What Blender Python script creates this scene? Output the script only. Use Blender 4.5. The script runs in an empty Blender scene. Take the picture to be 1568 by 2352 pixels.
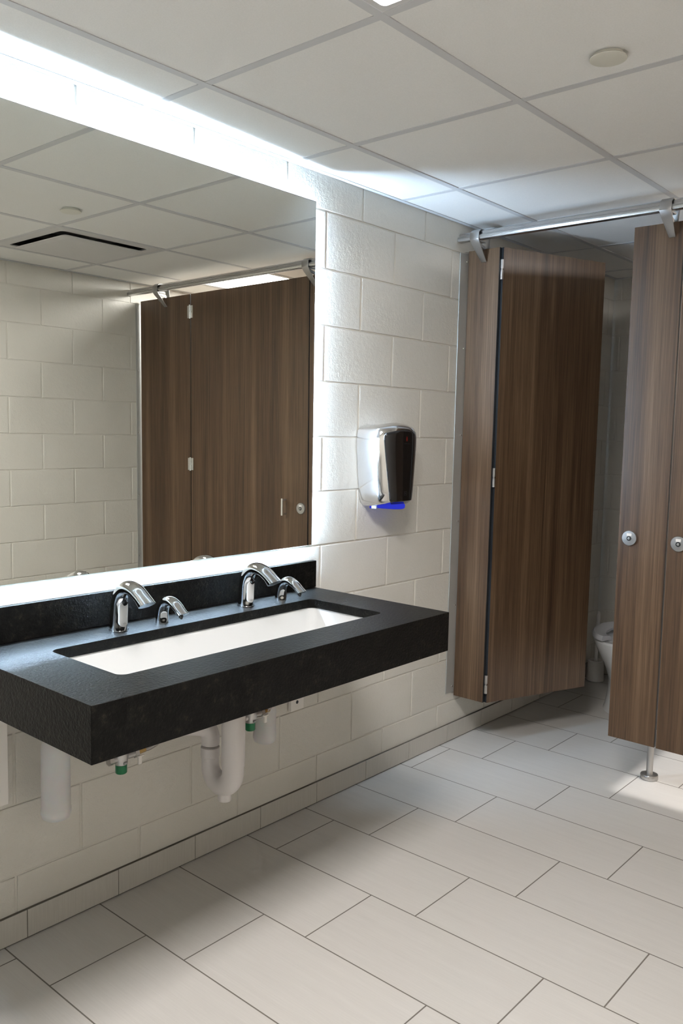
import bpy, bmesh, math, random
from mathutils import Vector, Matrix
random.seed(7)
PI = math.pi
S = bpy.context.scene
COL = S.collection

# ------------------------------------------------------------------ camera
cam_d = bpy.data.cameras.new('camera')
cam = bpy.data.objects.new('camera', cam_d)
COL.objects.link(cam)
YAW, PIT, ROL, FPX = 0.714462340, -0.0954180013, 0.0216343133, 1937.496
fw = Vector((-math.sin(YAW)*math.cos(PIT), math.cos(YAW)*math.cos(PIT), math.sin(PIT)))
rt = fw.cross(Vector((0, 0, 1))).normalized()
up = rt.cross(fw)
rt2 = rt*math.cos(ROL) + up*math.sin(ROL)
up2 = -rt*math.sin(ROL) + up*math.cos(ROL)
R = Matrix((rt2, up2, -fw)).transposed().to_4x4()
cam.matrix_world = Matrix.Translation((2.11454799, 0.0284762206, 1.42917730)) @ R
cam_d.sensor_fit = 'VERTICAL'
cam_d.sensor_height = 24.0
cam_d.lens = FPX/2352*24.0
cam_d.clip_start = 0.02
S.camera = cam

# ------------------------------------------------------------------ world, exposure
w = bpy.data.worlds.new('world'); S.world = w; w.use_nodes = True
w.node_tree.nodes['Background'].inputs[0].default_value = (0.8, 0.85, 0.9, 1)
w.node_tree.nodes['Background'].inputs[1].default_value = 0.02
S.view_settings.view_transform = 'Standard'
S.view_settings.look = 'None'
S.view_settings.exposure = 0.0
S.view_settings.gamma = 1.0
S.view_settings.use_curve_mapping = False
PANEL_MAIN = 56.0
PANEL_STALL = 56.0
STRIP = 840.0
PANEL_COL = (1.0, 0.972, 0.962)
STRIP_COL = (0.56, 0.76, 1.0)

# ------------------------------------------------------------------ key dimensions
H = 2.345          # ceiling
W = 2.385           # room width
YN, YF = -1.45, 4.86
FY = 3.285         # front face of the cubicles
CXA, CDX = 0.2755, 0.6019
CYT, CDY = 0.9435, 0.6109

# ------------------------------------------------------------------ node helpers
def mat(name):
    m = bpy.data.materials.new(name); m.use_nodes = True
    return m, m.node_tree.nodes, m.node_tree.links, m.node_tree.nodes['Principled BSDF']
def setp(b, **k):
    for a, v in k.items():
        s = b.inputs[a.replace('_', ' ')]
        s.default_value = v
def rgb(r, g, b):
    f = lambda c: (c/255/12.92) if c/255 <= 0.04045 else ((c/255+0.055)/1.055)**2.4
    return (f(r), f(g), f(b), 1)
def math_n(N, L, op, a, b=None, c=None):
    n = N.new('ShaderNodeMath'); n.operation = op
    for i, v in enumerate((a, b, c)):
        if v is None: continue
        if isinstance(v, (int, float)): n.inputs[i].default_value = v
        else: L.new(v, n.inputs[i])
    return n.outputs[0]
def noise(N, L, vec, scale, detail=3, rough=0.5):
    n = N.new('ShaderNodeTexNoise'); n.inputs['Scale'].default_value = scale
    n.inputs['Detail'].default_value = detail; n.inputs['Roughness'].default_value = rough
    if vec is not None: L.new(vec, n.inputs['Vector'])
    return n
def mapping(N, L, scale, src='Object', loc=(0, 0, 0)):
    t = N.new('ShaderNodeTexCoord'); mp = N.new('ShaderNodeMapping')
    mp.inputs['Scale'].default_value = scale; mp.inputs['Location'].default_value = loc
    L.new(t.outputs[src], mp.inputs[0]); return mp.outputs[0]
def ramp(N, L, fac, stops):
    r = N.new('ShaderNodeValToRGB'); e = r.color_ramp.elements
    while len(e) < len(stops): e.new(0.5)
    for i, (p, c) in enumerate(stops): e[i].position = p; e[i].color = c
    L.new(fac, r.inputs[0]); return r.outputs[0]
def bump(N, L, B, h, strength, dist):
    b = N.new('ShaderNodeBump'); b.inputs['Strength'].default_value = strength
    b.inputs['Distance'].default_value = dist
    L.new(h, b.inputs['Height']); L.new(b.outputs[0], B.inputs['Normal']); return b

def simple(name, col, rough=0.5, metal=0.0, **k):
    m, N, L, B = mat(name)
    setp(B, Base_Color=col, Roughness=rough, Metallic=metal, **k)
    # faint procedural variation in gloss
    n = noise(N, L, mapping(N, L, (1, 1, 1)), 30, 2)
    mr = N.new('ShaderNodeMapRange'); L.new(n.outputs[0], mr.inputs[0])
    mr.inputs[3].default_value = max(0.0, rough-0.03); mr.inputs[4].default_value = min(1, rough+0.03)
    L.new(mr.outputs[0], B.inputs['Roughness'])
    return m

def paint_wall(name):
    m, N, L, B = mat(name)
    v = mapping(N, L, (1, 1, 1))
    big = noise(N, L, v, 3, 3)
    c = ramp(N, L, big.outputs[0], [(0.3, (0.635, 0.605, 0.540, 1)), (0.7, (0.675, 0.645, 0.580, 1))])
    L.new(c, B.inputs['Base Color'])
    setp(B, Roughness=0.42)
    fine = noise(N, L, v, 210, 3, 0.6)
    med = noise(N, L, v, 45, 4, 0.65)
    vor = N.new('ShaderNodeTexVoronoi'); vor.inputs['Scale'].default_value = 70; L.new(v, vor.inputs['Vector'])
    pit = math_n(N, L, 'MULTIPLY', math_n(N, L, 'LESS_THAN', vor.outputs['Distance'], 0.13), -0.5)
    h = math_n(N, L, 'ADD', math_n(N, L, 'MULTIPLY', fine.outputs[0], 0.45), med.outputs[0])
    h = math_n(N, L, 'ADD', h, pit)
    bump(N, L, B, h, 0.8, 0.0024)
    return m

def tile_floor(name):
    m, N, L, B = mat(name)
    t = N.new('ShaderNodeTexCoord'); s = N.new('ShaderNodeSeparateXYZ'); L.new(t.outputs['Object'], s.inputs[0])
    x, y = s.outputs[0], s.outputs[1]
    T, LN = 0.2986, 0.5867
    v = math_n(N, L, 'DIVIDE', math_n(N, L, 'SUBTRACT', y, 1.0916), T)
    row = math_n(N, L, 'FLOOR', v)
    fv = math_n(N, L, 'FRACT', v)
    u = math_n(N, L, 'DIVIDE', math_n(N, L, 'SUBTRACT', math_n(N, L, 'SUBTRACT', x, 0.2385), math_n(N, L, 'MULTIPLY', row, 0.1668)), LN)
    col = math_n(N, L, 'FLOOR', u)
    fu = math_n(N, L, 'FRACT', u)
    g = 0.0019
    ev = math_n(N, L, 'MULTIPLY', math_n(N, L, 'MINIMUM', fv, math_n(N, L, 'SUBTRACT', 1.0, fv)), T)
    eu = math_n(N, L, 'MULTIPLY', math_n(N, L, 'MINIMUM', fu, math_n(N, L, 'SUBTRACT', 1.0, fu)), LN)
    e = math_n(N, L, 'MINIMUM', ev, eu)
    mr = N.new('ShaderNodeMapRange'); L.new(e, mr.inputs[0])
    mr.inputs[1].default_value = g*0.7; mr.inputs[2].default_value = g*1.3
    mask = mr.outputs[0]
    cmb = N.new('ShaderNodeCombineXYZ'); L.new(row, cmb.inputs[0]); L.new(col, cmb.inputs[1])
    wn = N.new('ShaderNodeTexWhiteNoise'); L.new(cmb.outputs[0], wn.inputs[0])
    st = noise(N, L, mapping(N, L, (9, 260, 1)), 1, 4, 0.6)
    st2 = noise(N, L, mapping(N, L, (2.2, 40, 1)), 1, 3, 0.6)
    f = math_n(N, L, 'ADD', math_n(N, L, 'MULTIPLY', st.outputs[0], 0.5), math_n(N, L, 'MULTIPLY', st2.outputs[0], 0.35))
    f = math_n(N, L, 'ADD', f, math_n(N, L, 'MULTIPLY', wn.outputs[0], 0.15))
    tc = ramp(N, L, f, [(0.25, (0.515, 0.49, 0.455, 1)), (0.75, (0.600, 0.575, 0.535, 1))])
    mx = N.new('ShaderNodeMixRGB'); L.new(mask, mx.inputs[0]); mx.inputs[1].default_value = (0.15, 0.13, 0.11, 1)
    L.new(tc, mx.inputs[2]); L.new(mx.outputs[0], B.inputs['Base Color'])
    rr = N.new('ShaderNodeMapRange'); L.new(mask, rr.inputs[0]); rr.inputs[3].default_value = 0.85; rr.inputs[4].default_value = 0.42
    L.new(rr.outputs[0], B.inputs['Roughness'])
    hh = math_n(N, L, 'ADD', mask, math_n(N, L, 'MULTIPLY', st.outputs[0], 0.12))
    bump(N, L, B, hh, 0.5, 0.0012)
    return m

def base_tile(name, axis):
    m, N, L, B = mat(name)
    sc = (420, 420, 10)
    st = noise(N, L, mapping(N, L, sc), 1, 4, 0.6)
    tc = ramp(N, L, st.outputs[0], [(0.3, (0.50, 0.475, 0.43, 1)), (0.7, (0.56, 0.535, 0.485, 1))])
    L.new(tc, B.inputs['Base Color']); setp(B, Roughness=0.45)
    return m

def wood(name, seed=0.0):
    m, N, L, B = mat(name)
    v = mapping(N, L, (150, 150, 2.2), loc=(seed, seed, 0))
    v2 = mapping(N, L, (17, 17, 0.30), loc=(seed*2, 0, 0))
    v3 = mapping(N, L, (420, 420, 9), loc=(0, seed, 0))
    a = noise(N, L, v, 1, 5, 0.65); b = noise(N, L, v2, 1, 4, 0.6); c3 = noise(N, L, v3, 1, 3, 0.5)
    f = math_n(N, L, 'ADD', math_n(N, L, 'MULTIPLY', a.outputs[0], 0.42), math_n(N, L, 'MULTIPLY', b.outputs[0], 0.46))
    f = math_n(N, L, 'ADD', f, math_n(N, L, 'MULTIPLY', c3.outputs[0], 0.12))
    c = ramp(N, L, f, [(0.37, (0.038, 0.019, 0.010, 1)), (0.46, (0.075, 0.041, 0.021, 1)), (0.54, (0.114, 0.066, 0.034, 1)), (0.63, (0.164, 0.099, 0.056, 1))])
    L.new(c, B.inputs['Base Color'])
    setp(B, Roughness=0.38, Specular_IOR_Level=0.5)
    bump(N, L, B, a.outputs[0], 0.12, 0.0005)
    return m

def granite(name):
    m, N, L, B = mat(name)
    v = mapping(N, L, (1, 1, 1))
    a = noise(N, L, v, 38, 5, 0.7); b = noise(N, L, v, 160, 3, 0.6); k = noise(N, L, v, 7, 3, 0.5)
    f = math_n(N, L, 'ADD', math_n(N, L, 'MULTIPLY', a.outputs[0], 0.7), math_n(N, L, 'MULTIPLY', b.outputs[0], 0.3))
    c = ramp(N, L, f, [(0.42, (0.0030, 0.0029, 0.0026, 1)), (0.56, (0.0060, 0.0057, 0.0050, 1)), (0.66, (0.022, 0.019, 0.014, 1)), (0.78, (0.06, 0.055, 0.045, 1))])
    L.new(c, B.inputs['Base Color'])
    rr = N.new('ShaderNodeMapRange'); L.new(k.outputs[0], rr.inputs[0]); rr.inputs[3].default_value = 0.32; rr.inputs[4].default_value = 0.38
    L.new(rr.outputs[0], B.inputs['Roughness'])
    setp(B, Specular_IOR_Level=0.12)
    h = noise(N, L, v, 120, 4, 0.6)
    bump(N, L, B, h.outputs[0], 0.8, 0.0026)
    return m

def brushed(name, col, rough, axis_scale=(4, 4, 300)):
    m, N, L, B = mat(name)
    n = noise(N, L, mapping(N, L, axis_scale), 1, 3)
    mr = N.new('ShaderNodeMapRange'); L.new(n.outputs[0], mr.inputs[0]); mr.inputs[3].default_value = rough-0.07; mr.inputs[4].default_value = rough+0.07
    L.new(mr.outputs[0], B.inputs['Roughness']); setp(B, Base_Color=col, Metallic=1.0)
    return m

def emit(name, col, strength):
    m = bpy.data.materials.new(name); m.use_nodes = True; N = m.node_tree.nodes; L = m.node_tree.links
    N.clear(); o = N.new('ShaderNodeOutputMaterial'); e = N.new('ShaderNodeEmission')
    e.inputs[0].default_value = (*col, 1); e.inputs[1].default_value = strength
    L.new(e.outputs[0], o.inputs[0]); return m

M_wall = paint_wall('painted_block')
M_floor = tile_floor('floor_tile')
M_base = base_tile('base_tile', 0)
M_grout = simple('grout', rgb(95, 88, 78), 0.9)
def ceil_mat():
    m, N, L, B = mat('ceiling_tile')
    n = noise(N, L, mapping(N, L, (1, 1, 1)), 260, 3, 0.6)
    c = ramp(N, L, n.outputs[0], [(0.3, (0.78, 0.77, 0.745, 1)), (0.7, (0.83, 0.82, 0.795, 1))])
    L.new(c, B.inputs['Base Color']); setp(B, Roughness=0.9); bump(N, L, B, n.outputs[0], 0.3, 0.0006); return m
M_ceil = ceil_mat()
M_grid = simple('grid_metal_paint', (0.58, 0.58, 0.585, 1), 0.6)
M_woods = [wood('walnut_laminate', 0), wood('walnut_laminate_b', 3.3), wood('walnut_laminate_c', 7.9), wood('walnut_laminate_d', 11.7)]
M_core = simple('dark_panel_core', rgb(38, 40, 42), 0.45)
M_granite = granite('black_leathered_granite')
M_china = simple('white_china', (0.70, 0.70, 0.685, 1), 0.12)
M_mirror = simple('mirror_silver', (0.87, 0.89, 0.85, 1), 0.0, 1.0)
M_mirror.node_tree.nodes['Principled BSDF'].inputs['Roughness'].default_value = 0.0
for l in list(M_mirror.node_tree.links):
    if l.to_socket.name == 'Roughness': M_mirror.node_tree.links.remove(l)
M_chrome = simple('polished_chrome', (0.62, 0.62, 0.62, 1), 0.05, 1.0)
M_plate = simple('bright_plate', (0.85, 0.85, 0.83, 1), 0.16, 1.0)
M_sens = simple('plate_basin_reflection', (0.72, 0.72, 0.70, 1), 0.15, 0.15)  # pale colour paints in the white basin's reflection on the chrome plate
M_steel = brushed('brushed_steel', (0.50, 0.49, 0.48, 1), 0.32)
M_steel_h = brushed('brushed_steel_rail', (0.55, 0.54, 0.53, 1), 0.28, (2, 300, 300))
M_satchrome = simple('dryer_bright_steel', (0.80, 0.80, 0.80, 1), 0.12, 1.0)
M_satin = simple('satin_strip_steel', (0.50, 0.50, 0.48, 1), 0.42, 0.45)
M_black = simple('black_plastic', (0.012, 0.012, 0.012, 1), 0.35)
M_gloss_black = simple('gloss_black_cover', (0.010, 0.008, 0.007, 1), 0.06)
M_pvc = simple('white_insulated_pipe', (0.66, 0.62, 0.60, 1), 0.4)
M_bottle = simple('translucent_white_plastic', (0.60, 0.60, 0.59, 1), 0.42, 0.0, Subsurface_Weight=0.25)
M_white = simple('white_painted_steel', (0.82, 0.78, 0.73, 1), 0.4)
M_green = simple('green_cap', (0.0, 0.16, 0.055, 1), 0.4)
M_brass = simple('brass_fitting', (0.45, 0.30, 0.12, 1), 0.3, 1.0)
M_hose = brushed('braided_hose', (0.42, 0.40, 0.38, 1), 0.4, (300, 300, 300))
M_seat = simple('grey_white_seat', (0.62, 0.62, 0.63, 1), 0.25)
M_red = simple('red_mark', (0.16, 0.006, 0.004, 1), 0.3)
M_dim = simple('dark_print', (0.004, 0.004, 0.004, 1), 0.5)
M_grey_print = simple('grey_print', (0.30, 0.30, 0.30, 1), 0.4)
M_hole = simple('dark_hole', (0.01, 0.008, 0.012, 1), 0.6)
M_cream = simple('cream_cover_plate', (0.70, 0.68, 0.60, 1), 0.4)
M_vent = simple('vent_white_paint', (0.60, 0.59, 0.58, 1), 0.4)
M_part = simple('grey_partition_face', (0.20, 0.20, 0.195, 1), 0.4)
M_blue = emit('blue_lit_lens', (0.05, 0.07, 1.0), 0.55)
M_clear = simple('pale_lens_plastic', (0.30, 0.33, 0.42, 1), 0.4)
M_panel = emit('panel_light', PANEL_COL, PANEL_MAIN)
M_panel2 = emit('panel_light_stall', PANEL_COL, PANEL_STALL)
M_strip = emit('led_strip', STRIP_COL, STRIP)
M_strip_side = emit('led_strip_side', STRIP_COL, STRIP*0.70)

# ------------------------------------------------------------------ geometry helpers
def link(name, bm, m, parent=None, smooth=False, bevel=0.0, segs=2, loc=None):
    bmesh.ops.recalc_face_normals(bm, faces=bm.faces[:])
    me = bpy.data.meshes.new(name); bm.to_mesh(me); bm.free()
    ms = m if isinstance(m, (list, tuple)) else [m]
    for q in ms: me.materials.append(q)
    o = bpy.data.objects.new(name, me); COL.objects.link(o)
    if parent is not None: o.parent = parent
    if loc: o.location = loc
    if smooth:
        for p in me.polygons: p.use_smooth = True
        me.set_sharp_from_angle(angle=math.radians(40))
    if bevel > 0:
        b = o.modifiers.new('bevel', 'BEVEL'); b.width = bevel; b.segments = segs; b.limit_method = 'ANGLE'
        b.angle_limit = math.radians(40)
        for p in me.polygons: p.use_smooth = True
        me.set_sharp_from_angle(angle=math.radians(60))
        b.harden_normals = False
    return o
def thing(name, label, cat, loc=(0, 0, 0), rotz=0.0, group=None):
    o = bpy.data.objects.new(name, None); COL.objects.link(o)
    o.empty_display_size = 0.05
    o.location = loc; o.rotation_euler = (0, 0, rotz)
    o['label'] = label; o['category'] = cat
    if group: o['group'] = group
    return o
def tag(o, label, cat, group=None):
    o['label'] = label; o['category'] = cat
    if group: o['group'] = group
    return o
def struct(o):
    o['kind'] = 'structure'; return o
def box(bm, x0, x1, y0, y1, z0, z1, mi=0):
    vs = [bm.verts.new((x, y, z)) for x in (x0, x1) for y in (y0, y1) for z in (z0, z1)]
    fs = [(0, 1, 3, 2), (4, 6, 7, 5), (0, 4, 5, 1), (2, 3, 7, 6), (0, 2, 6, 4), (1, 5, 7, 3)]
    for f in fs:
        g = bm.faces.new([vs[i] for i in f]); g.material_index = mi
    return vs
def loft(bm, rings, cap=True, closed=True):
    vr = [[bm.verts.new(p) for p in r] for r in rings]
    n = len(vr[0])
    for a, b in zip(vr, vr[1:]):
        for i in range(n if closed else n-1):
            j = (i+1) % n
            try: bm.faces.new((a[i], a[j], b[j], b[i]))
            except ValueError: pass
    if cap and closed:
        bm.faces.new(vr[0][::-1]); bm.faces.new(vr[-1])
    return vr
def lathe(bm, prof, cx=0, cy=0, n=28, axis='z', base=(0, 0, 0), cap=True):
    rings = []
    for r, h in prof:
        ring = []
        for i in range(n):
            t = 2*PI*i/n; a, b = r*math.cos(t), r*math.sin(t)
            if axis == 'z': p = (cx+a, cy+b, h)
            elif axis == 'y': p = (base[0]+a, base[1]+h, base[2]+b)
            else: p = (base[0]+h, base[1]+a, base[2]+b)
            ring.append(p)
        rings.append(ring)
    return loft(bm, rings, cap)
def catmull(P, n=8):
    P = [Vector(p) for p in P]; out = []
    Q = [2*P[0]-P[1]] + P + [2*P[-1]-P[-2]]
    for i in range(1, len(Q)-2):
        for k in range(n):
            t = k/n
            out.append(0.5*((2*Q[i]) + (Q[i+1]-Q[i-1])*t + (2*Q[i-1]-5*Q[i]+4*Q[i+1]-Q[i+2])*t*t + (3*Q[i]-Q[i-1]-3*Q[i+1]+Q[i+2])*t**3))
    out.append(P[-1]); return out
def interp(vals, n=8):
    vs = catmull([(v, 0, 0) for v in vals], n); return [v.x for v in vs]
def tube(bm, pts, radii, n=20, cap=True):
    """sweep a circle along pts; radii scalar or list"""
    pts = [Vector(p) for p in pts]
    if isinstance(radii, (int, float)): radii = [radii]*len(pts)
    rings = []; prev = None
    for i, p in enumerate(pts):
        t = (pts[min(i+1, len(pts)-1)]-pts[max(i-1, 0)]).normalized()
        if prev is None:
            a = t.orthogonal().normalized()
        else:
            a = (prev - t*prev.dot(t)).normalized()
        prev = a; b = t.cross(a)
        rings.append([p + (a*math.cos(2*PI*k/n) + b*math.sin(2*PI*k/n))*radii[i] for k in range(n)])
    return loft(bm, rings, cap)
def rrect(cx, cy, hx, hy, r, n=6):
    out = []
    for qx, qy, a0 in ((1, 1, 0), (-1, 1, 90), (-1, -1, 180), (1, -1, 270)):
        for k in range(n+1):
            a = math.radians(a0+90*k/n)
            out.append((cx+qx*(hx-r)+r*math.cos(a), cy+qy*(hy-r)+r*math.sin(a)))
    return out
def slab_hole(bm, outer, inner, z0, z1):
    for z, flip in ((z0, True), (z1, False)):
        ov = [bm.verts.new((x, y, z)) for x, y in outer]; iv = [bm.verts.new((x, y, z)) for x, y in inner]
        es = [bm.edges.new((l[i], l[(i+1) % len(l)])) for l in (ov, iv) for i in range(len(l))]
        bmesh.ops.triangle_fill(bm, edges=es, use_beauty=True)
        if z == z0: lo, li = ov, iv
        else: ho, hi = ov, iv
    for a, b in ((lo, ho), (li, hi)):
        n = len(a)
        for i in range(n): bm.faces.new((a[i], a[(i+1) % n], b[(i+1) % n], b[i]))
nb = bmesh.new

# ------------------------------------------------------------------ structure
bm = nb(); box(bm, -0.2, W+0.2, YN-0.2, YF+0.2, -0.06, 0); struct(link('floor', bm, M_floor))

# ceiling: recessed lay-in tiles, with openings for fixtures
def gx(k): return CXA + CDX*k
def gy(k): return CYT + CDY*k
xs = [0.0] + [gx(k) for k in range(0, 4)] + [W]
ys = [YN] + [gy(k) for k in range(-3, 7)] + [YF]
ys = sorted(y for y in ys if YN <= y <= YF)
def cell_of(c, k): return (gx(c), gx(c+1), gy(k), gy(k+1))
OPEN = [cell_of(1, 0), cell_of(2, 4), cell_of(2, 2)]
bm = nb()
for i in range(len(xs)-1):
    for j in range(len(ys)-1):
        if any(abs(xs[i]-o[0]) < 1e-4 and abs(ys[j]-o[2]) < 1e-4 for o in OPEN): continue
        dz = 0.0012 + 0.002*random.random()
        box(bm, xs[i]+0.006, xs[i+1]-0.006, ys[j]+0.006, ys[j+1]-0.006, H+dz, H+dz+0.015)
box(bm, -0.2, W+0.2, YN-0.2, YF+0.2, H+0.12, H+0.2)
struct(link('ceiling', bm, M_ceil))
bm = nb(); b2 = 0.012
for x in xs[1:-1]: box(bm, x-b2, x+b2, YN, YF, H-0.0005, H+0.003); box(bm, x-0.002, x+0.002, YN, YF, H+0.003, H+0.035)
for y in ys[1:-1]:
    for a, c in zip(xs, xs[1:]):
        box(bm, a+b2*(a > 0), c-b2, y-b2, y+b2, H, H+0.003)
        box(bm, a+b2*(a > 0), c-b2, y-0.002, y+0.002, H+0.003, H+0.035)
struct(link('trim_1', bm, M_grid))
bm = nb()
for x0, x1 in ((0, 0.020), (W-0.020, W)): box(bm, x0, x1, YN, YF, H-0.001, H+0.0015)
for x0, x1 in ((-0.0005, 0.0015), (W-0.0015, W+0.0005)): box(bm, x0, x1, YN, YF, H-0.001, H+0.02)
for y0, y1 in ((YN, YN+0.02), (YF-0.02, YF)): box(bm, 0.02, W-0.02, y0, y1, H-0.001, H+0.0015)
struct(link('trim_2', bm, M_grid))

def block_wall(name, axis, pos, sgn, a0, a1, org, z0=0.7984, st=0.2032, depth=0.004):
    """painted block wall: face plane at `pos`, `sgn` is the side the room is on; `a` runs along the wall"""
    bm = nb()
    def P(a, d, z):
        return (pos - sgn*d, a, z) if axis == 'x' else (a, pos - sgn*d, z)
    rnd = random.Random(name)
    # back slab at groove depth
    def slab(d0, d1, aa, ab, za, zb):
        vs = [bm.verts.new(P(a, d, z)) for a in (aa, ab) for d in (d0, d1) for z in (za, zb)]
        for f in [(0, 1, 3, 2), (4, 6, 7, 5), (0, 4, 5, 1), (2, 3, 7, 6), (0, 2, 6, 4), (1, 5, 7, 3)]: bm.faces.new([vs[i] for i in f])
    slab(depth, 0.12, a0, a1, -0.02, H+0.12)
    for r in range(-4, 9):
        za, zb = z0+r*st, z0+(r+1)*st
        if za > H: break
        za = max(za, 0.0); 
        zb = min(zb, H+0.1)
        n0 = math.floor((a0-org)/st)-2
        n = n0 + ((n0-r) % 2)
        while org+n*st < a1:
            aa, ab = org+n*st, org+(n+2)*st; n += 2
            aa, ab = max(aa, a0), min(ab, a1)
            if ab-aa < 0.01: continue
            g = 0.0032; bv = 0.004
            dd = 0.0
            outer = [(aa+g, za+g*0.7), (ab-g, za+g*0.7), (ab-g, zb-g*0.7), (aa+g, zb-g*0.7)]
            tl = rnd.uniform(-0.0007, 0.0007); tb = rnd.uniform(-0.0006, 0.0006)
            inner = [(aa+g+bv, za+g*0.7+bv*0.7), (ab-g-bv, za+g*0.7+bv*0.7), (ab-g-bv, zb-g*0.7-bv*0.7), (aa+g+bv, zb-g*0.7-bv*0.7)]
            mid = [((o[0]*1.6+i[0]*0.4)/2, (o[1]*1.6+i[1]*0.4)/2) for o, i in zip(outer, inner)]
            offs = [0.0004+abs(tl), 0.0004, 0.0004+abs(tb), 0.0004]
            vo = [bm.verts.new(P(p[0], depth+0.001, p[1])) for p in outer]
            vm = [bm.verts.new(P(p[0], 0.0018, p[1])) for p in mid]
            vi = [bm.verts.new(P(p[0], 0.0003+offs[k]*0.6, p[1])) for k, p in enumerate(inner)]
            for A, Bq in ((vo, vm), (vm, vi)):
                for k in range(4): bm.faces.new((A[k], A[(k+1) % 4], Bq[(k+1) % 4], Bq[k]))
            bm.faces.new(vi)
    return struct(link(name, bm, M_wall))
block_wall('wall_left', 'x', 0.0, 1, YN, YF, 2.351)
block_wall('wall_right', 'x', W, -1, YN, YF, 2.614)
block_wall('wall_far', 'y', YF, -1, -0.02, W+0.02, 0.25)
block_wall('wall_near', 'y', YN, 1, 0.0, W, 0.1)

def baseboard(name, axis, pos, sgn, a0, a1, start, step=0.2972, h=0.083, t=0.010):
    bm = nb()
    def bb(aa, ab, d0, d1, z0, z1, mi):
        c = sorted((pos+sgn*d0, pos+sgn*d1))
        if axis == 'x': box(bm, c[0], c[1], aa, ab, z0, z1, mi)
        else: box(bm, aa, ab, c[0], c[1], z0, z1, mi)
    bb(a0, a1, 0.0, t-0.002, 0.001, h+0.001, 1)
    a = start - math.ceil((start-a0)/step)*step
    while a < a1:
        x0, x1 = max(a+0.0013, a0), min(a+step-0.0013, a1)
        if x1 > x0: bb(x0, x1, 0.0005, t, 0.004, h, 0)
        a += step
    return struct(link(name, bm, [M_base, M_grout]))
baseboard('baseboard_left', 'x', 0.0, 1, YN, YF, 1.157)
baseboard('baseboard_right', 'x', W, -1, YN, YF, 1.157)
baseboard('baseboard_far', 'y', YF, -1, 0.012, W-0.012, 0.1)

# ------------------------------------------------------------------ ceiling fixtures
def ceiling_light(c, k, label, pm):
    x0, x1, y0, y1 = cell_of(c, k)
    cx, cy = (x0+x1)/2, (y0+y1)/2
    t = thing('ceiling_light', label, 'ceiling light', (cx, cy, H), 0, 'square ceiling light panels')
    hx, hy = (x1-x0)/2-0.013, (y1-y0)/2-0.013
    bm = nb()
    slab_hole(bm, rrect(0, 0, hx, hy, 0.004, 2), rrect(0, 0, hx-0.016, hy-0.016, 0.012, 5), 0.0005, 0.010)
    box(bm, -hx, hx, -hy, hy, 0.045, 0.06)
    link('frame', bm, M_vent, t)
    bm = nb(); loft(bm, [[(x, y, z) for x, y in rrect(0, 0, hx-0.0165, hy-0.0165, 0.012, 5)] for z in (0.004, 0.009)])
    link('diffuser', bm, pm, t)
    return t
ceiling_light(1, 0, 'lit square ceiling light panel over the open floor, at the top edge', M_panel)
ceiling_light(2, 4, 'lit square ceiling light panel above the closed cubicle, seen in the mirror', M_panel2)

x0, x1, y0, y1 = cell_of(2, 2)
vt = thing('ceiling_vent', 'square white ceiling air vent with raised centre plaque, seen in the mirror', 'vent', ((x0+x1)/2, (y0+y1)/2, H))
hx, hy = (x1-x0)/2-0.013, (y1-y0)/2-0.013
bm = nb(); slab_hole(bm, rrect(0, 0, hx, hy, 0.003, 2), rrect(0, 0, hx-0.048, hy-0.048, 0.02, 4), 0.0005, 0.006)
link('frame', bm, M_vent, vt)
bm = nb()
ring = lambda h, z: [(x, y, z) for x, y in rrect(0, 0, h, h, 0.02, 4)]
loft(bm, [ring(hx-0.048, 0.0055), ring(hx-0.075, 0.06), ring(hx-0.12, 0.085)], cap=False)
loft(bm, [ring(hx-0.11, 0.084), ring(hx-0.11, 0.090)])
link('throat', bm, M_black, vt)
bm = nb(); loft(bm, [ring(hx-0.080, -0.004), ring(hx-0.064, -0.010), ring(hx-0.066, -0.014), ring(hx-0.10, -0.018)])
link('plaque', bm, M_vent, vt, smooth=False)

bm = nb(); lathe(bm, [(0.0, -0.012), (0.040, -0.0118), (0.0435, -0.011), (0.044, -0.0095), (0.0435, -0.0085), (0.036, -0.0085), (0.036, 0.0), (0.0, 0.0)], n=48)
bmesh.ops.remove_doubles(bm, verts=bm.verts, dist=1e-5)
cp = link('sprinkler_cover', bm, M_cream, None, smooth=True, loc=(1.186, 2.045, H+0.002))
tag(cp, 'small round cream cover plate on a ceiling tile, upper right', 'ceiling cover plate')

# ------------------------------------------------------------------ mirror
A_, B_, M0 = -0.0115, -0.0065, 0.026
def mx_(y, z): return M0 + A_*(y-1.7) + B_*(z-1.6)
MY0, MY1, MZ0, MZ1 = 0.94, 2.277, 1.012, 2.2365
mir = thing('vanity_mirror', 'large frameless wall mirror above the black counter, lit from behind', 'mirror', (0, 0, 0))
bm = nb()
cs = [(MY0, MZ0), (MY1, MZ0), (MY1, MZ1), (MY0, MZ1)]
f_ = [bm.verts.new((mx_(y, z), y, z)) for y, z in cs]
b_ = [bm.verts.new((mx_(y, z)-0.004, y, z)) for y, z in cs]
bm.faces.new(f_); bm.faces.new(b_[::-1])
for k in range(4):
    g = bm.faces.new((f_[k], f_[(k+1) % 4], b_[(k+1) % 4], b_[k])); g.material_index = 1
M_edge = simple('mirror_edge_glass', (0.35, 0.42, 0.38, 1), 0.2)
link('mirror_glass', bm, [M_mirror, M_edge], mir)
bm = nb(); i_ = 0.10
box(bm, 0.0015, 0.010, MY0+i_, MY1-i_, MZ0+i_, MZ1-i_)
link('backing_frame', bm, M_white, mir)
ins = 0.024; inr = 0.009; inb = 0.020
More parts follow.
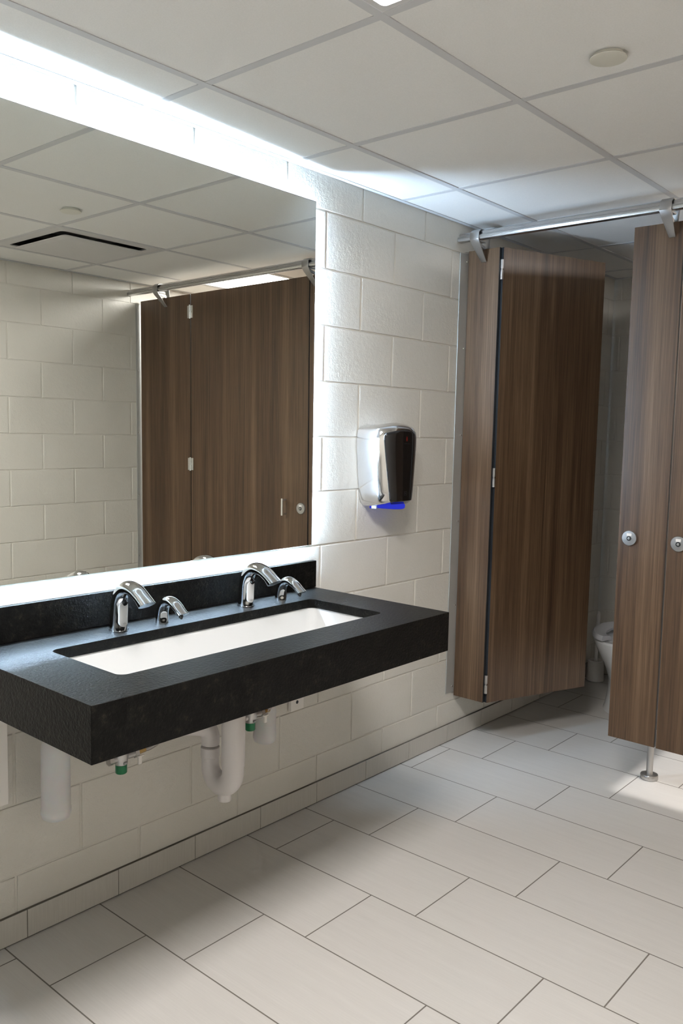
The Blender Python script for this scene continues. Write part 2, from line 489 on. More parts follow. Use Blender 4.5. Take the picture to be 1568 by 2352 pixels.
for (a0, a1, c0, c1, xt) in ((MY0+ins, MY1-inr-0.008, MZ1-ins-0.010, MZ1-ins, 0.009), (MY0+ins, MY1-inr-0.008, MZ0+inb, MZ0+inb+0.010, 0.009),
                         (MY1-inr-0.003, MY1-inr, MZ0+inb+0.012, MZ1-ins-0.012, 0.0095), (MY0+ins, MY0+ins+0.010, MZ0+inb+0.012, MZ1-ins-0.012, 0.009)):
    bm = nb(); box(bm, 0.0015, xt, a0, a1, c0, c1); link('light_strip', bm, M_strip_side if c1-c0 > 0.5 else M_strip, mir)

# ------------------------------------------------------------------ vanity counter
CY0, CY1, CX1, CZ = 0.978, 2.300, 0.617, 0.852
vc = thing('vanity_counter', 'black leathered granite vanity counter fixed to the block wall', 'counter', (0, 0, 0))
BX, BY, BHX, BHY = 0.319, 1.640, 0.157, 0.4945
bm = nb()
o_ = [(0.002, CY0), (CX1, CY0), (CX1, CY1), (0.002, CY1)]
n_ = [(0.002, CY0+0.03), (CX1-0.03, CY0+0.03), (CX1-0.03, CY1-0.03), (0.002, CY1-0.03)]
hole = rrect(BX, BY, BHX, BHY, 0.024, 7)
def vloop(pts, z): return [bm.verts.new((x, y, z)) for x, y in pts]
def fill(a, b):
    es = [bm.edges.get((l[i], l[(i+1) % len(l)])) or bm.edges.new((l[i], l[(i+1) % len(l)])) for l in (a, b) for i in range(len(l))]
    bmesh.ops.triangle_fill(bm, edges=es, use_beauty=True)
def bridge(a, b, rng=None):
    n = len(a)
    for i in (rng or range(n)): bm.faces.new((a[i], a[(i+1) % n], b[(i+1) % n], b[i]))
ot, ht = vloop(o_, CZ), vloop(hole, CZ)
hb, nt = vloop(hole, CZ-0.03), vloop(n_, CZ-0.03)
nbm, ob = vloop(n_, CZ-0.128), vloop(o_, CZ-0.128)
fill(ot, ht); bridge(ht, hb); fill(hb, nt); bridge(nt, nbm, (0, 1, 2)); bridge(ot, ob, (0, 1, 2)); bridge(nbm, ob, (0, 1, 2))
bm.faces.new((ot[3], ot[0], ob[0], nbm[0], nt[0], nt[3], nbm[3], ob[3]))
link('countertop', bm, M_granite, vc, bevel=0.0013)
bm = nb(); box(bm, 0.002, 0.022, CY0, CY1+0.006, CZ+0.0003, 0.951); link('backsplash', bm, M_granite, vc, bevel=0.0012)

sk = thing('trough_sink', 'long white rectangular undermount sink in the black counter', 'sink', (BX, BY, 0))
bm = nb()
def bring(ex, ey, z, r=0.03): return [(x, y, z) for x, y in rrect(0, 0, BHX+ex, BHY+ey, r, 7)]
loft(bm, [bring(0.004, 0.004, CZ-0.031), bring(0.0, 0.0, CZ-0.06), bring(-0.004, -0.008, CZ-0.11), bring(-0.012, -0.02, CZ-0.142, 0.035), bring(-0.035, -0.05, CZ-0.156, 0.035), bring(-0.12, -0.3, CZ-0.160, 0.02)], cap=False)
vv = [v for v in bm.verts if abs(v.co.z-(CZ-0.160)) < 1e-5]
bm.faces.new(vv)
rim = bring(0.024, 0.024, CZ-0.031)
r2 = bring(0.024, 0.024, CZ-0.045); r3 = bring(0.010, 0.010, CZ-0.12); r4 = bring(-0.02, -0.03, CZ-0.170)
loft(bm, [bring(0.004, 0.004, CZ-0.031), rim, r2, r3, r4], cap=False)
fv = [v for v in bm.verts if abs(v.co.z-(CZ-0.170)) < 1e-5]; bm.faces.new(fv)
bmesh.ops.remove_doubles(bm, verts=bm.verts, dist=1e-5)
link('basin', bm, M_china, sk, smooth=True)
bm = nb(); lathe(bm, [(0.0, CZ-0.1585), (0.019, CZ-0.158), (0.023, CZ-0.1592), (0.023, CZ-0.162), (0, CZ-0.162)], -0.012, 0.015, 24)
link('drain_strainer', bm, M_chrome, sk, smooth=True)

# ------------------------------------------------------------------ faucets
def sweep_ell(bm, P, RW, RT, n=24, cut=None):
    """path P in the x-z plane; RW half width across y, RT half thickness in plane"""
    rings = []
    for i, p in enumerate(P):
        a, b = P[max(i-1, 0)], P[min(i+1, len(P)-1)]
        t = Vector((b[0]-a[0], 0, b[2]-a[2])).normalized(); nn = Vector((-t.z, 0, t.x))
        if nn.x > 0 and i == 0: nn = -nn
        if rings and nn.dot(prev) < 0: nn = -nn
        prev = nn
        rings.append([Vector(p) + nn*RT[i]*math.cos(2*PI*k/n) + Vector((0, 1, 0))*RW[i]*math.sin(2*PI*k/n) for k in range(n)])
    return rings
def build_faucet():
    t = thing('sensor_faucet', '', 'faucet', (0.101, 1.396, CZ), 0, 'chrome sensor faucets on the counter')
    path = [(0.000, 0, 0.000), (-0.001, 0, 0.030), (0.000, 0, 0.062), (0.006, 0, 0.092), (0.021, 0, 0.116), (0.048, 0, 0.130), (0.082, 0, 0.126), (0.112, 0, 0.110)]
    P = catmull(path, 6)
    RW = interp([0.0265, 0.0245, 0.0235, 0.023, 0.0235, 0.0245, 0.0250, 0.0245], 6)
    RT = interp([0.0265, 0.0250, 0.0238, 0.0225, 0.0212, 0.0202, 0.0188, 0.0175], 6)
    rings = sweep_ell(bm := nb(), P, RW, RT)
    last = rings[-1]
    lo = min(p.z for p in last)
    tip = []
    for p in last:     # slanted spout mouth: the upper lip reaches further out
        f = (p.z-lo)/0.028
        tip.append(Vector((p.x + 0.008 + 0.024*max(0, f), p.y*0.98, p.z - 0.014 - 0.006*max(0, f))))
    rings.append(tip)
    loft(bm, rings)
    lathe(bm, [(0.0275, 0.0), (0.0280, 0.001), (0.0275, 0.004), (0.0262, 0.0045)], n=28)
    link('spout_body', bm, M_chrome, t, smooth=True)
    # sensor plate on the front of the body
    bm = nb(); rr = []
    for off, sc in ((0.0, 1.0), (0.0022, 1.0), (0.0030, 0.90)):
        ring = []
        for yy, zz in rrect(0, 0.052, 0.0150*sc, 0.037*sc, 0.0145*sc, 6):
            rb = 0.0262 - 0.030*(zz) if zz > 0 else 0.0262
            zz2 = zz
            cy = math.sqrt(max(0, 1-(yy/0.026)**2))
            ring.append((rb*cy*0.96 + off - 0.0005 + 0.006*max(0, zz-0.06)/0.03, yy, zz2))
        rr.append(ring)
    loft(bm, rr); pl = link('sensor_plate', bm, M_sens, t, smooth=True)
    pl['label'] = 'oval sensor plate, basin reflection painted in, on the front of the faucet body'
    bm = nb()
    for q, (yy, zz, hw) in enumerate(((-0.0035, 0.0250, 0.0030), (0.0018, 0.0262, 0.0026), (-0.001, 0.0235, 0.004), (0.0045, 0.0243, 0.0016))):
        box(bm, 0.0268, 0.0272+0.0002*q, yy-hw*0.5, yy+hw*0.5, zz-0.0005, zz+0.0006)
    link('plate_mark', bm, M_grey_print, pl)
    bm = nb(); tube(bm, [(0.103, 0, 0.098), (0.110, 0, 0.086)], [0.010, 0.009], 16); link('aerator', bm, M_black, t, smooth=True)
    # small round sensor eye under the arch
    bm = nb(); tube(bm, [(0.024, 0, 0.088), (0.034, 0, 0.082)], [0.009, 0.007], 16); link('sensor_eye', bm, M_gloss_black, t, smooth=True)
    return t
def build_soap():
    t = thing('soap_spout', '', 'soap dispenser', (0.101, 1.547, CZ), 0, 'chrome soap spouts on the counter')
    path = [(0.000, 0, 0.000), (0.000, 0, 0.022), (0.004, 0, 0.043), (0.017, 0, 0.062), (0.040, 0, 0.070), (0.064, 0, 0.063), (0.084, 0, 0.050)]
    P = catmull(path, 6)
    RW = interp([0.0205, 0.0190, 0.0180, 0.0175, 0.0178, 0.0185, 0.0185], 6)
    RT = interp([0.0205, 0.0188, 0.0175, 0.0160, 0.0145, 0.0130, 0.0115], 6)
    bm = nb(); rings = sweep_ell(bm, P, RW, RT)
    last = rings[-1]; lo = min(p.z for p in last)
    rings.append([Vector((p.x+0.006+0.014*(p.z-lo)/0.016, p.y*0.95, p.z-0.010-0.004*(p.z-lo)/0.016)) for p in last])
    loft(bm, rings); link('spout_body', bm, M_chrome, t, smooth=True)
    bm = nb(); tube(bm, [(0.084, 0, 0.041), (0.090, 0, 0.030), (0.092, 0, 0.024)], [0.0085, 0.0065, 0.002], 14); link('nozzle', bm, M_black, t, smooth=True)
    return t
def dup(root, loc, label):
    r = root.copy(); COL.objects.link(r); r.location = loc; r['label'] = label
    for ch in list(root.children):
        c = ch.copy(); COL.objects.link(c); c.parent = r
        for g in ch.children:
            d = g.copy(); COL.objects.link(d); d.parent = c
    return r
fa = build_faucet(); fa['label'] = 'tall chrome sensor faucet on the left half of the sink, nearer the camera'
dup(fa, (0.098, 1.885, CZ), 'tall chrome sensor faucet on the right half of the sink, nearer the hand dryer')
so = build_soap(); so['label'] = 'short chrome soap spout between the two tall faucets'
dup(so, (0.101, 2.043, CZ), 'short chrome soap spout at the far right end of the counter')

# ------------------------------------------------------------------ under the counter
def build_bottle(z0):
    t = thing('soap_bottle', '', 'soap bottle', (0.1, 1.19, z0), 0, 'soap bottles under the counter')
    bm = nb()
    lathe(bm, [(0.0, 0.0), (0.028, 0.001), (0.036, 0.006), (0.0400, 0.018), (0.0400, 0.030), (0.0385, 0.034), (0.0375, 0.195), (0.0370, 0.205), (0.034, 0.225), (0.020, 0.245), (0.017, 0.255), (0.017, 0.28), (0.0, 0.28)], n=36)
    bmesh.ops.remove_doubles(bm, verts=bm.verts, dist=1e-5)
    link('bottle_body', bm, M_bottle, t, smooth=True)
    bm = nb(); lathe(bm, [(0.0, 0.268), (0.022, 0.268), (0.023, 0.27), (0.023, 0.295), (0.008, 0.30), (0.008, 0.451)], n=24); link('bottle_collar', bm, M_white, t, smooth=True)
    return t
sb = build_bottle(0.365); sb.location = (0.105, 1.193, 0.368); sb['label'] = 'white plastic soap bottle hanging under the left end of the counter'
dup(sb, (0.105, 1.972, 0.370), 'white plastic soap bottle hanging behind the right hose, beside the drain pipe')

def build_valve():
    t = thing('mixing_valve', '', 'valve', (0.11, 1.40, 0.43), 0, 'mixing valves with green caps')
    bm = nb(); lathe(bm, [(0.0, 0.0), (0.0145, 0.0005), (0.0165, 0.003), (0.0165, 0.026), (0.0, 0.026)], n=30); link('green_cap', bm, M_green, t, smooth=True)
    bm = nb(); lathe(bm, [(0.0, 0.0262), (0.016, 0.0262), (0.018, 0.028), (0.0195, 0.040), (0.0215, 0.048), (0.0215, 0.062), (0.015, 0.072), (0.0, 0.072)], n=30)
    tube(bm, [(0, -0.04, 0.046), (0, 0.05, 0.046)], 0.0105, 16)
    tube(bm, [(0, 0.043, 0.046), (0, 0.056, 0.046)], 0.0135, 6)
    tube(bm, [(0, -0.043, 0.046), (0, -0.030, 0.046)], 0.0135, 6)
    tube(bm, [(0, 0, 0.08), (0, 0, 0.20)], 0.008, 12)
    link('valve_body', bm, M_steel, t, smooth=True)
    bm = nb(); box(bm, 0.018, 0.0222, -0.005, 0.005, 0.031, 0.037); link('stamp_mark', bm, M_grey_print, t)
    bm = nb(); tube(bm, [(0, 0.058, 0.046), (0, 0.082, 0.048)], 0.008, 6); link('brass_nut', bm, M_brass, t, smooth=True)
    bm = nb(); box(bm, 0.004, 0.012, 0.052, 0.064, 0.012, 0.038); box(bm, 0.004, 0.010, 0.050, 0.074, 0.032, 0.038); link('tap_lever', bm, M_white, t, bevel=0.002)
    bm = nb(); tube(bm, catmull([(0, 0.082, 0.048), (0, 0.105, 0.050), (0.0, 0.132, 0.064), (0.0, 0.150, 0.12), (0, 0.148, 0.18), (0, 0.13, 0.26)], 8), 0.0075, 14); link('supply_hose', bm, M_hose, t, smooth=True)
    return t
v1 = build_valve(); v1.location = (0.115, 1.393, 0.438); v1['label'] = 'mixing valve with green cap under the left faucet'
v2 = dup(v1, (0.172, 1.842, 0.463), 'mixing valve with green cap between the drain pipe and the right soap bottle')
for c in v2.children:
    if c.name.startswith('supply_hose'):
        nmesh = nb(); tube(nmesh, catmull([(0, 0.010, 0.040), (0.0, 0.045, 0.035), (0, 0.085, 0.055), (0, 0.115, 0.09), (0, 0.125, 0.13), (0, 0.11, 0.165), (0, 0.095, 0.20)], 8), 0.0075, 14)
        me = bpy.data.meshes.new('supply_hose'); nmesh.to_mesh(me); nmesh.free(); me.materials.append(M_hose)
        for p in me.polygons: p.use_smooth = True
        c.data = me

tr = thing('drain_trap', 'white insulated drain trap hanging under the middle of the counter', 'drain pipe', (0.30, 1.655, 0))
bm = nb()
def arc(c, r, a0, a1, n, plane):
    return [Vector((c[0]+r*math.cos(math.radians(a0+(a1-a0)*i/n)), c[1], c[2]+r*math.sin(math.radians(a0+(a1-a0)*i/n)))) for i in range(n+1)]
pts = [Vector((0, 0, 0.680)), Vector((0, 0, 0.62)), Vector((0, 0, 0.60)), Vector((0, 0, 0.598)), Vector((0, 0, 0.50)), Vector((0, 0, 0.435))]
rad = [0.0335, 0.0335, 0.0335, 0.0350, 0.0350, 0.0345]
tube(bm, pts, rad, 28)
link('tailpiece_cover', bm, M_pvc, tr, smooth=True)
bm = nb()
a = arc((-0.052, 0, 0.415), 0.052, 0, -180, 16, 'xz')
tube(bm, [Vector((0, 0, 0.436))] + a + [Vector((-0.104, 0, 0.44))], [0.0325]*9 + [0.0325-0.0008*i for i in range(10)], 28)
link('trap_bend', bm, M_pvc, tr, smooth=True)
bm = nb(); lathe(bm, [(0.0, 0.318), (0.0185, 0.318), (0.0205, 0.321), (0.0205, 0.350)], -0.036, 0.0, 28); link('cleanout_cap', bm, M_pvc, tr, smooth=True)
bm = nb(); lathe(bm, [(0.026, 0.436), (0.0285, 0.438), (0.0285, 0.466), (0.026, 0.468)], -0.104, 0, 28); link('coupling_nut', bm, M_pvc, tr, smooth=True)
bm = nb(); tube(bm, catmull([(-0.104, 0, 0.474), (-0.104, 0, 0.502), (-0.110, -0.012, 0.525), (-0.135, -0.045, 0.533), (-0.19, -0.075, 0.525), (-0.28, -0.09, 0.515)], 8), 0.0275, 24); link('trap_arm', bm, M_pvc, tr, smooth=True)

def bracket(y0, y1, z0, label):
    t = thing('support_bracket', label, 'bracket', (0, (y0+y1)/2, 0), 0, 'white counter support brackets')
    h = (y1-y0)/2
    bm = nb(); box(bm, 0.002, 0.018, -h, h, z0, CZ-0.032); box(bm, 0.018, 0.45, -h, -h+0.006, CZ-0.10, CZ-0.032)
    link('bracket_plate', bm, M_white, t, bevel=0.001)
    bm = nb(); lathe(bm, [(0.0, 0.0175), (0.0065, 0.0175), (0.0065, 0.0186), (0.0, 0.0186)], n=16, axis='x', base=(0, -0.002, z0+0.030)); link('bolt_hole', bm, M_hole, t)
bracket(1.010, 1.104, 0.410, 'wide white steel bracket under the left end of the counter')
bracket(2.188, 2.255, 0.402, 'narrow white steel bracket under the right end of the counter')

# ------------------------------------------------------------------ hand dryer
DY, DZ = 2.680, 1.14
dr = thing('hand_dryer', 'chrome and black automatic hand dryer on the block wall', 'hand dryer', (0.0, DY, DZ))
def hw(z):   # half width at height z (0..0.33)
    pts = [(0, 0.096), (0.02, 0.107), (0.06, 0.115), (0.14, 0.125), (0.22, 0.133), (0.27, 0.135), (0.295, 0.130), (0.33, 0.12)]
    for (a, va), (b, vb) in zip(pts, pts[1:]):
        if z <= b: return va+(vb-va)*(z-a)/(b-a)
    return 0.12
def dring(z, wsc=1.0, dsc=1.0, inset=0.0):
    """plan outline: flat sides out to 0.085, chamfer, curved front to 0.150"""
    h = hw(z)*wsc; out = []
    side = 0.088*dsc; ch = 0.100*dsc; front = 0.142*dsc
    out.append((0.002, -h)); out.append((side*0.5, -h*0.955)); out.append((side*0.93, -h*0.905))
    n = 20
    hi = h*0.885
    for k in range(n+1):
        u = -1+2*k/n
        out.append((ch+(front-ch)*(1-abs(u)**2.6), hi*u))
    out.append((side*0.93, h*0.905)); out.append((side*0.5, h*0.955)); out.append((0.002, h))
    return out
rings = []
zs = [(0.000, 0.93, 0.55), (0.012, 0.97, 0.85), (0.024, 1, 0.97), (0.06, 1, 1), (0.10, 1, 1), (0.16, 1, 1), (0.22, 1, 1), (0.26, 1, 1), (0.285, 1, 0.99), (0.300, 0.985, 0.97)]
for z, ws, ds in zs: rings.append([(x, y, z) for x, y in dring(z, ws, ds)])
# arched top
for ex, ws, ds in ((0.3, 0.965, 0.95), (0.6, 0.92, 0.90), (0.85, 0.84, 0.80), (1.0, 0.72, 0.62)):
    rr = []
    for x, y in dring(0.300, ws, ds):
        arch = 0.022*(1-(y/0.135)**2)
        rr.append((x, y, 0.300+arch*ex+0.004*ex))
    rings.append(rr)
bm = nb(); loft(bm, rings); link('dryer_cover', bm, M_satchrome, dr, smooth=True)
# dark glossy front panel
bm = nb(); g = []
nz, nu = 22, 20
for i in range(nz+1):
    z = 0.010+0.290*i/nz
    row = []
    for j in range(nu+1):
        u = -1+2*j/nu
        wl = 0.74+0.16*(z/0.30)
        if z < 0.03: wl *= 0.70+0.30*math.sqrt(max(0, 1-((0.03-z)/0.022)**2))
        uu = u*wl
        h = hw(z)*0.885
        xx = 0.100+(0.142-0.100)*(1-abs(uu)**2.6)
        ds = 1.0 if z > 0.024 else 0.85+0.12*(z-0.010)/0.014+0.03
        zt = z
        if z > 0.24: zt = z - 0.018*(uu**2)*((z-0.24)/0.06)
        row.append(bm.verts.new((xx*ds+0.0016, h*uu, zt)))
    g.append(row)
for i in range(nz):
    for j in range(nu): bm.faces.new((g[i][j], g[i][j+1], g[i+1][j+1], g[i+1][j]))
fp = link('front_panel', bm, M_gloss_black, dr, smooth=True)
sm = fp.modifiers.new('thick', 'SOLIDIFY'); sm.thickness = 0.003; sm.offset = -1
def px_at(y, z):
    u = y/(hw(z)*0.885); return 0.100+0.042*(1-abs(u)**2.6)+0.0019
bm = nb(); rr = []
for k in range(14):
    t_ = 2*PI*k/14; yy = 0.0045*math.sin(t_)*(1 if math.cos(t_) < 0 else 0.75); zz = 0.265+0.010*math.cos(t_)
    rr.append((px_at(yy, zz), yy, zz))
bm.faces.new([bm.verts.new(p) for p in rr]); 
r_ = link('red_symbol', bm, M_red, fp); r_['label'] = 'small dark red drop symbol near the top of the panel'
bm = nb()
for k in range(9):
    yy = -0.018+0.0042*k; a = px_at(yy, 0.247); hh = (0.0030, 0.0022, 0.0030, 0.0026)[k % 4]
    box(bm, a-0.0004, a+0.0003, yy, yy+0.0030, 0.247-hh, 0.247+hh*0.4)
link('panel_lettering', bm, M_dim, fp)
bm = nb(); a = px_at(0.0, 0.050)
slab_pts = [(-0.008, 0.044), (0.008, 0.044), (0.008, 0.060), (-0.008, 0.060)]
box(bm, a-0.0006, a+0.0003, -0.008, 0.008, 0.058, 0.0605); box(bm, a-0.0006, a+0.0003, -0.008, 0.008, 0.044, 0.0465)
box(bm, a-0.0006, a+0.0003, -0.008, -0.0055, 0.0465, 0.058); box(bm, a-0.0006, a+0.0003, 0.0055, 0.008, 0.0465, 0.058); box(bm, a-0.0006, a+0.0003, -0.0035, 0.0035, 0.050, 0.055)
link('square_logo', bm, M_dim, fp)
bm = nb()
def nring(z, sc):
    out = []
    for k in range(17):
        u = -1+2*k/16; out.append((0.055+0.070*(1-abs(u)**2.6)*sc, 0.080*u*sc, z+0.004*(u*u)))
    return out + [(0.03, 0.080*sc, z), (0.03, -0.080*sc, z)]
loft(bm, [nring(-0.011, 0.97), nring(-0.007, 1.0), nring(0.003, 1.0)])
nz_ = link('outlet_lens', bm, M_blue, dr, smooth=True); nz_['label'] = 'glowing blue lens under the dryer'
bm = nb(); box(bm, 0.040, 0.064, -0.082, -0.068, -0.010, 0.001); link('lens_end', bm, M_clear, dr, bevel=0.002)

# ------------------------------------------------------------------ toilet cubicles
PT = 0.020
PZ0, PZ1 = 0.214, 2.236
def panel_mesh(bm, w_, t_, z0, z1, ed=0.0012):
    """laminate faces with a dark core: local x along the width, front face at y=0"""
    box(bm, 0, w_, ed, t_-ed, z0, z1, 1)
    box(bm, 0.0004, w_-0.0004, 0, ed, z0, z1, 0)
    box(bm, 0.0004, w_-0.0004, t_-ed, t_, z0, z1, 0)
def disc(parent, x, z, y=0.0):
    bm = nb()
    lathe(bm, [(0.030, 0.0), (0.030, -0.006), (0.0285, -0.0085), (0.010, -0.0095), (0.0, -0.0095)], n=40, axis='y', base=(x, y, z))
    bmesh.ops.remove_doubles(bm, verts=bm.verts, dist=1e-5)
    d = link('latch_disc', bm, M_steel, parent, smooth=True)
    bm = nb(); lathe(bm, [(0.0095, -0.0090), (0.0095, -0.0105), (0.0055, -0.0105), (0.0055, -0.009)], n=24, axis='y', base=(x, y, z-0.001), cap=False); link('turn_ring', bm, M_black, d, smooth=True)
    bm = nb(); lathe(bm, [(0.0052, -0.0085), (0.0050, -0.0125), (0.0, -0.013)], n=20, axis='y', base=(x, y, z-0.001)); link('turn_core', bm, M_steel, d, smooth=True)
    bm = nb(); box(bm, x-0.010, x+0.010, y-0.0106, y-0.0090, z+0.0085, z+0.0195); link('white_rectangle', bm, M_white, d, bevel=0.0012)  # small white rectangle on the upper half of the disc
    return d

p1 = thing('cubicle_pilaster', 'narrow walnut brown pilaster between the block wall and the open door', 'pilaster', (0.006, FY, 0), 0, 'walnut pilasters of the cubicle front')
bm = nb(); panel_mesh(bm, 0.157, PT, PZ0, PZ1); link('panel', bm, [M_woods[0], M_core], p1)
p2 = thing('cubicle_pilaster', 'walnut brown pilaster with steel disc, between the open and the closed door', 'pilaster', (0.757, FY, 0), 0, 'walnut pilasters of the cubicle front')
bm = nb(); panel_mesh(bm, 0.189, PT, PZ0, PZ1); link('panel', bm, [M_woods[1], M_core], p2)
disc(p2, 0.804-0.757, 1.033)
p3 = thing('cubicle_pilaster', 'wide walnut pilaster beside the right wall, seen only in the mirror', 'pilaster', (1.892, FY, 0), 0, 'walnut pilasters of the cubicle front')
bm = nb(); panel_mesh(bm, 0.470, PT, PZ0, PZ1); link('panel', bm, [M_woods[2], M_core], p3)

def hinge(parent, x, y, z, wide=False):
    bm = nb()
    if wide:
        box(bm, x-0.024, x-0.002, y-0.003, y, z-0.036, z+0.036); box(bm, x+0.002, x+0.024, y-0.003, y, z-0.036, z+0.036)
    tube(bm, [(x, y-0.004, z-0.040), (x, y-0.004, z-0.004)], 0.0065, 14); tube(bm, [(x, y-0.004, z+0.004), (x, y-0.004, z+0.040)], 0.0065, 14)
    tube(bm, [(x, y-0.004, z-0.005), (x, y-0.004, z+0.005)], 0.0035, 10)
    return link('hinge', bm, M_plate if wide else M_steel, parent, smooth=True)
d1 = thing('cubicle_door', 'walnut cubicle door standing open, swung into the dark cubicle', 'door', (0.178, FY+0.010, 0), math.radians(69.5), 'walnut cubicle doors')
bm = nb(); panel_mesh(bm, 0.600, PT, PZ0, PZ1); link('panel', bm, [M_woods[3], M_core], d1)
for z in (2.141, 1.239, 0.300):
    bm = nb()
    hx_, hy_ = -0.006, 0.002
    tube(bm, [(hx_, hy_, z-0.042), (hx_, hy_, z-0.004)], 0.0068, 14); tube(bm, [(hx_, hy_, z+0.004), (hx_, hy_, z+0.042)], 0.0068, 14)
    tube(bm, [(hx_, hy_, z-0.005), (hx_, hy_, z+0.005)], 0.0035, 10)
    box(bm, -0.0045, -0.0005, 0.002, 0.016, z-0.036, z+0.036)
    link('hinge', bm, M_steel, d1, smooth=True)
d2 = thing('cubicle_door', 'closed walnut cubicle door at the right edge of the photo', 'door', (0.953, FY, 0), 0, 'walnut cubicle doors')
DW2 = 0.933
bm = nb(); panel_mesh(bm, DW2, PT, PZ0-0.001, PZ1); link('panel', bm, [M_woods[2], M_core], d2)
disc(d2, 0.992-0.953+0.004, 1.029)
for z in (2.133, 1.240, 0.330): hinge(d2, DW2+0.003, -0.0005, z, True)
bm = nb(); 
hx_ = 0.155
box(bm, hx_-0.006, hx_+0.006, -0.036, -0.028, 0.985, 1.078)
box(bm, hx_-0.005, hx_+0.005, -0.030, 0.0, 0.988, 0.998); box(bm, hx_-0.005, hx_+0.005, -0.030, 0.0, 1.065, 1.075)
link('pull_handle', bm, M_plate, d2, bevel=0.0015)

# head rail with clamps
bm = nb()
prof = [(0.000, 0.011), (0.001, 0.005), (0.004, 0.001), (0.009, 0.0), (0.030, 0.0), (0.034, 0.004), (0.034, 0.034), (0.030, 0.038), (0.018, 0.038), (0.014, 0.034), (0.012, 0.024), (0.008, 0.022), (0.003, 0.020), (0.0, 0.016)]
RY, RZ = 3.200, 2.262
loft(bm, [[(x, RY+a, RZ+b) for a, b in prof] for x in (0.001, W-0.001)])
hr = link('head_rail', bm, M_steel_h, None, smooth=True); tag(hr, 'brushed steel rail running across above the cubicle doors', 'rail')
def clamp(x, label):
    t = thing('rail_clamp', label, 'bracket', (x, 0, 0), 0, 'steel rail clamps on the pilasters')
    bm = nb()
    w0, w1 = 0.0225, 0.0125
    def strap(Pp):
        ring = []
        rings_ = []
        for (y, z, hwid, ny, nz2) in Pp:
            rings_.append([(-hwid, y, z), (hwid, y, z), (hwid, y+ny*0.004, z+nz2*0.004), (-hwid, y+ny*0.004, z+nz2*0.004)])
        loft(bm, rings_)
    strap([(3.303, 2.237, w1, -1, 0), (3.288, 2.282, w0, -.3, -1), (3.250, RZ+0.046, w0, 0, -1), (3.216, RZ+0.045, w0, 0, -1), (3.196, RZ+0.030, w0, 1, 0), (3.195, RZ+0.000, w0, 1, 0), (3.210, RZ-0.018, w0*0.92, 1, 1), (3.2795, 2.180, w1, 1, 0)])
    link('strap', bm, M_steel, t, bevel=0.001)
    bm = nb(); box(bm, -w0*0.8, w0*0.8, 3.204, 3.262, RZ-0.006, RZ-0.0005); loft(bm, [[(-0.004, 3.214, RZ-0.012), (0.004, 3.214, RZ-0.012), (0.004, 3.281, RZ-0.03), (-0.004, 3.281, RZ-0.03)], [(-0.004, 3.214, RZ-0.002), (0.004, 3.214, RZ-0.002), (0.004, 3.281, RZ-0.016), (-0.004, 3.281, RZ-0.016)]])
    link('web', bm, M_steel, t)
clamp(0.088, 'steel rail clamp over the pilaster next to the block wall')
clamp(0.905, 'steel rail clamp over the pilaster between the two doors')
clamp(2.110, 'steel rail clamp over the pilaster beside the right wall, in the mirror')

def wall_strip(x0, x1, sx, label, y0=3.222):
    t = thing('wall_strip', label, 'metal strip', (0, 0, 0), 0, 'steel wall strips beside the pilasters')
    bm = nb(); a, b = sorted((x0, x1))
    box(bm, a, b, y0, 3.325, 0.232, 2.222)
    link('strip', bm, M_satin, t, bevel=0.0006)
    for z in (2.189, 1.81, 1.424, 1.032, 0.643, 0.260):
        bm = nb(); lathe(bm, [(0.0045, 0.0), (0.004, sx*0.002), (0.0015, sx*0.003)], n=12, axis='x', base=(x1, 3.272, z)); link('screw', bm, M_plate, t, smooth=True)
wall_strip(0.001, 0.0045, 1, 'tall stainless wall strip with screws beside the left pilaster')
wall_strip(W-0.001, W-0.0045, -1, 'tall stainless wall strip on the right wall, in the mirror', 3.262)

dp = thing('divider_panel', 'divider between the two cubicles, standing on a round steel post', 'partition', (0.868, 0, 0))
bm = nb(); panel_tmp = box(bm, -0.010, 0.010, FY+0.022, YF-0.02, PZ0, PZ1); link('panel', bm, M_woods[0], dp)
bm = nb(); tube(bm, [(-0.008, 3.490, 0.008), (-0.008, 3.490, PZ0-0.0005)], 0.0135, 24); link('support_post', bm, M_steel, dp, smooth=True)
bm = nb(); lathe(bm, [(0.035, 0.0005), (0.0365, 0.003), (0.0365, 0.017), (0.034, 0.021), (0.014, 0.021)], -0.008, 3.490, 36); link('floor_flange', bm, M_steel, dp, smooth=True)

# ------------------------------------------------------------------ toilet and brush
TX, TY = 0.432, 4.055   # bowl front centre
to = thing('toilet', 'white toilet with open-front seat inside the dark open cubicle', 'toilet', (TX, TY, 0))
def oval(cy, hxw, hl_f, hl_b, z, n=36):
    out = []
    for k in range(n):
        t_ = 2*PI*k/n; x = hxw*math.cos(t_); s = math.sin(t_)
        y = cy + (hl_b*s if s > 0 else hl_f*s)
        if s > 0: x = hxw*math.copysign(abs(math.cos(t_))**0.7, math.cos(t_))
        out.append((x, y, z))
    return out
bm = nb()
loft(bm, [oval(0.36, 0.148, 0.255, 0.30, 0.0), oval(0.36, 0.142, 0.245, 0.30, 0.02), oval(0.37, 0.136, 0.235, 0.29, 0.08), oval(0.37, 0.134, 0.230, 0.29, 0.16), oval(0.35, 0.144, 0.25, 0.30, 0.23),
          oval(0.31, 0.160, 0.275, 0.33, 0.31), oval(0.28, 0.178, 0.272, 0.33, 0.36), oval(0.27, 0.183, 0.268, 0.33, 0.385), oval(0.27, 0.178, 0.262, 0.32, 0.395), oval(0.27, 0.130, 0.215, 0.16, 0.393), oval(0.28, 0.115, 0.19, 0.13, 0.33), oval(0.30, 0.05, 0.08, 0.06, 0.24)])
link('bowl', bm, M_china, to, smooth=True)
bm = nb()
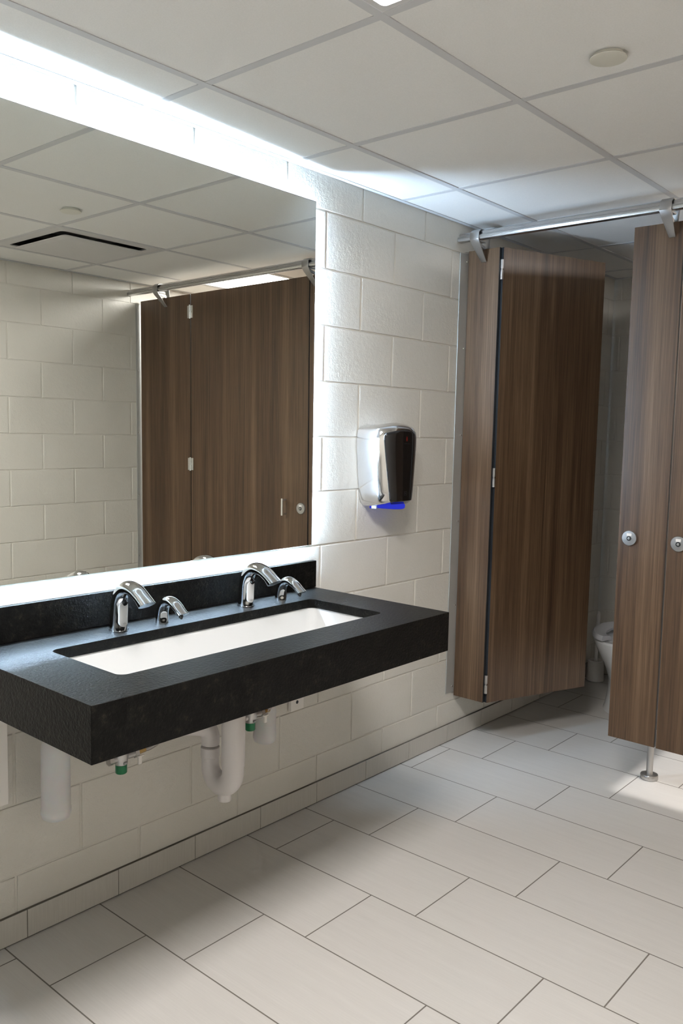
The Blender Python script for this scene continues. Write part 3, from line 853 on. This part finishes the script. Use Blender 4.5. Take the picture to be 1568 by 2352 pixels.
# open-front seat: a horseshoe
N_ = 44; ro, ri, top = [], [], []
rg = []
for k in range(N_+1):
    ang = math.radians(-90+16 + (328)*k/N_)
    c_, s_ = math.cos(ang), math.sin(ang)
    ox, oy = 0.190*c_, 0.275+(0.285*s_ if s_ < 0 else 0.20*s_)
    ix, iy = 0.118*c_, 0.275+(0.215*s_ if s_ < 0 else 0.13*s_)
    rg.append([(ox, oy, 0.402), (ox, oy, 0.418), (ox*0.9+ix*0.1, oy*0.9+iy*0.1, 0.428), (ox*0.2+ix*0.8, oy*0.2+iy*0.8, 0.424), (ix, iy, 0.414), (ix, iy, 0.402)])
loft(bm, rg); link('seat', bm, M_seat, to, smooth=True)
bm = nb(); box(bm, -0.10, 0.10, 0.50, 0.56, 0.40, 0.435); link('seat_hinge', bm, M_seat, to, bevel=0.008)
bm = nb(); tube(bm, [(0, 0.60, 0.392), (0, 0.60, 0.80), ], 0.018, 20); tube(bm, [(0, 0.60, 0.76), (0, 0.80, 0.76)], 0.016, 16); lathe(bm, [(0.034, 0.80), (0.036, 0.81), (0.036, 0.90), (0.028, 0.93), (0.0, 0.935)], 0, 0.60, 28); link('flush_valve', bm, M_chrome, to, smooth=True)

bh = thing('brush_holder', 'small round white brush holder on the dark cubicle floor beside the toilet', 'brush holder', (0.075, 4.69, 0))
bm = nb(); lathe(bm, [(0.0, 0.001), (0.046, 0.001), (0.050, 0.006), (0.045, 0.120), (0.040, 0.124), (0.038, 0.120), (0.042, 0.012), (0.0, 0.012)], n=32); bmesh.ops.remove_doubles(bm, verts=bm.verts, dist=1e-5)
link('holder_cup', bm, M_white, bh, smooth=True)
tb = thing('toilet_brush', 'long handled white toilet brush leaning in its holder', 'toilet brush', (0.075, 4.69, 0.014))
bm = nb(); tube(bm, [(0, 0, 0.10), (0.003, -0.005, 0.25), (0.010, -0.018, 0.385), (0.011, -0.019, 0.402)], [0.009, 0.010, 0.011, 0.008], 16); link('handle', bm, M_white, tb, smooth=True)
bm = nb(); lathe(bm, [(0.01, 0.002), (0.030, 0.01), (0.034, 0.05), (0.028, 0.085), (0.009, 0.10)], n=24); link('bristle_head', bm, M_white, tb, smooth=True)
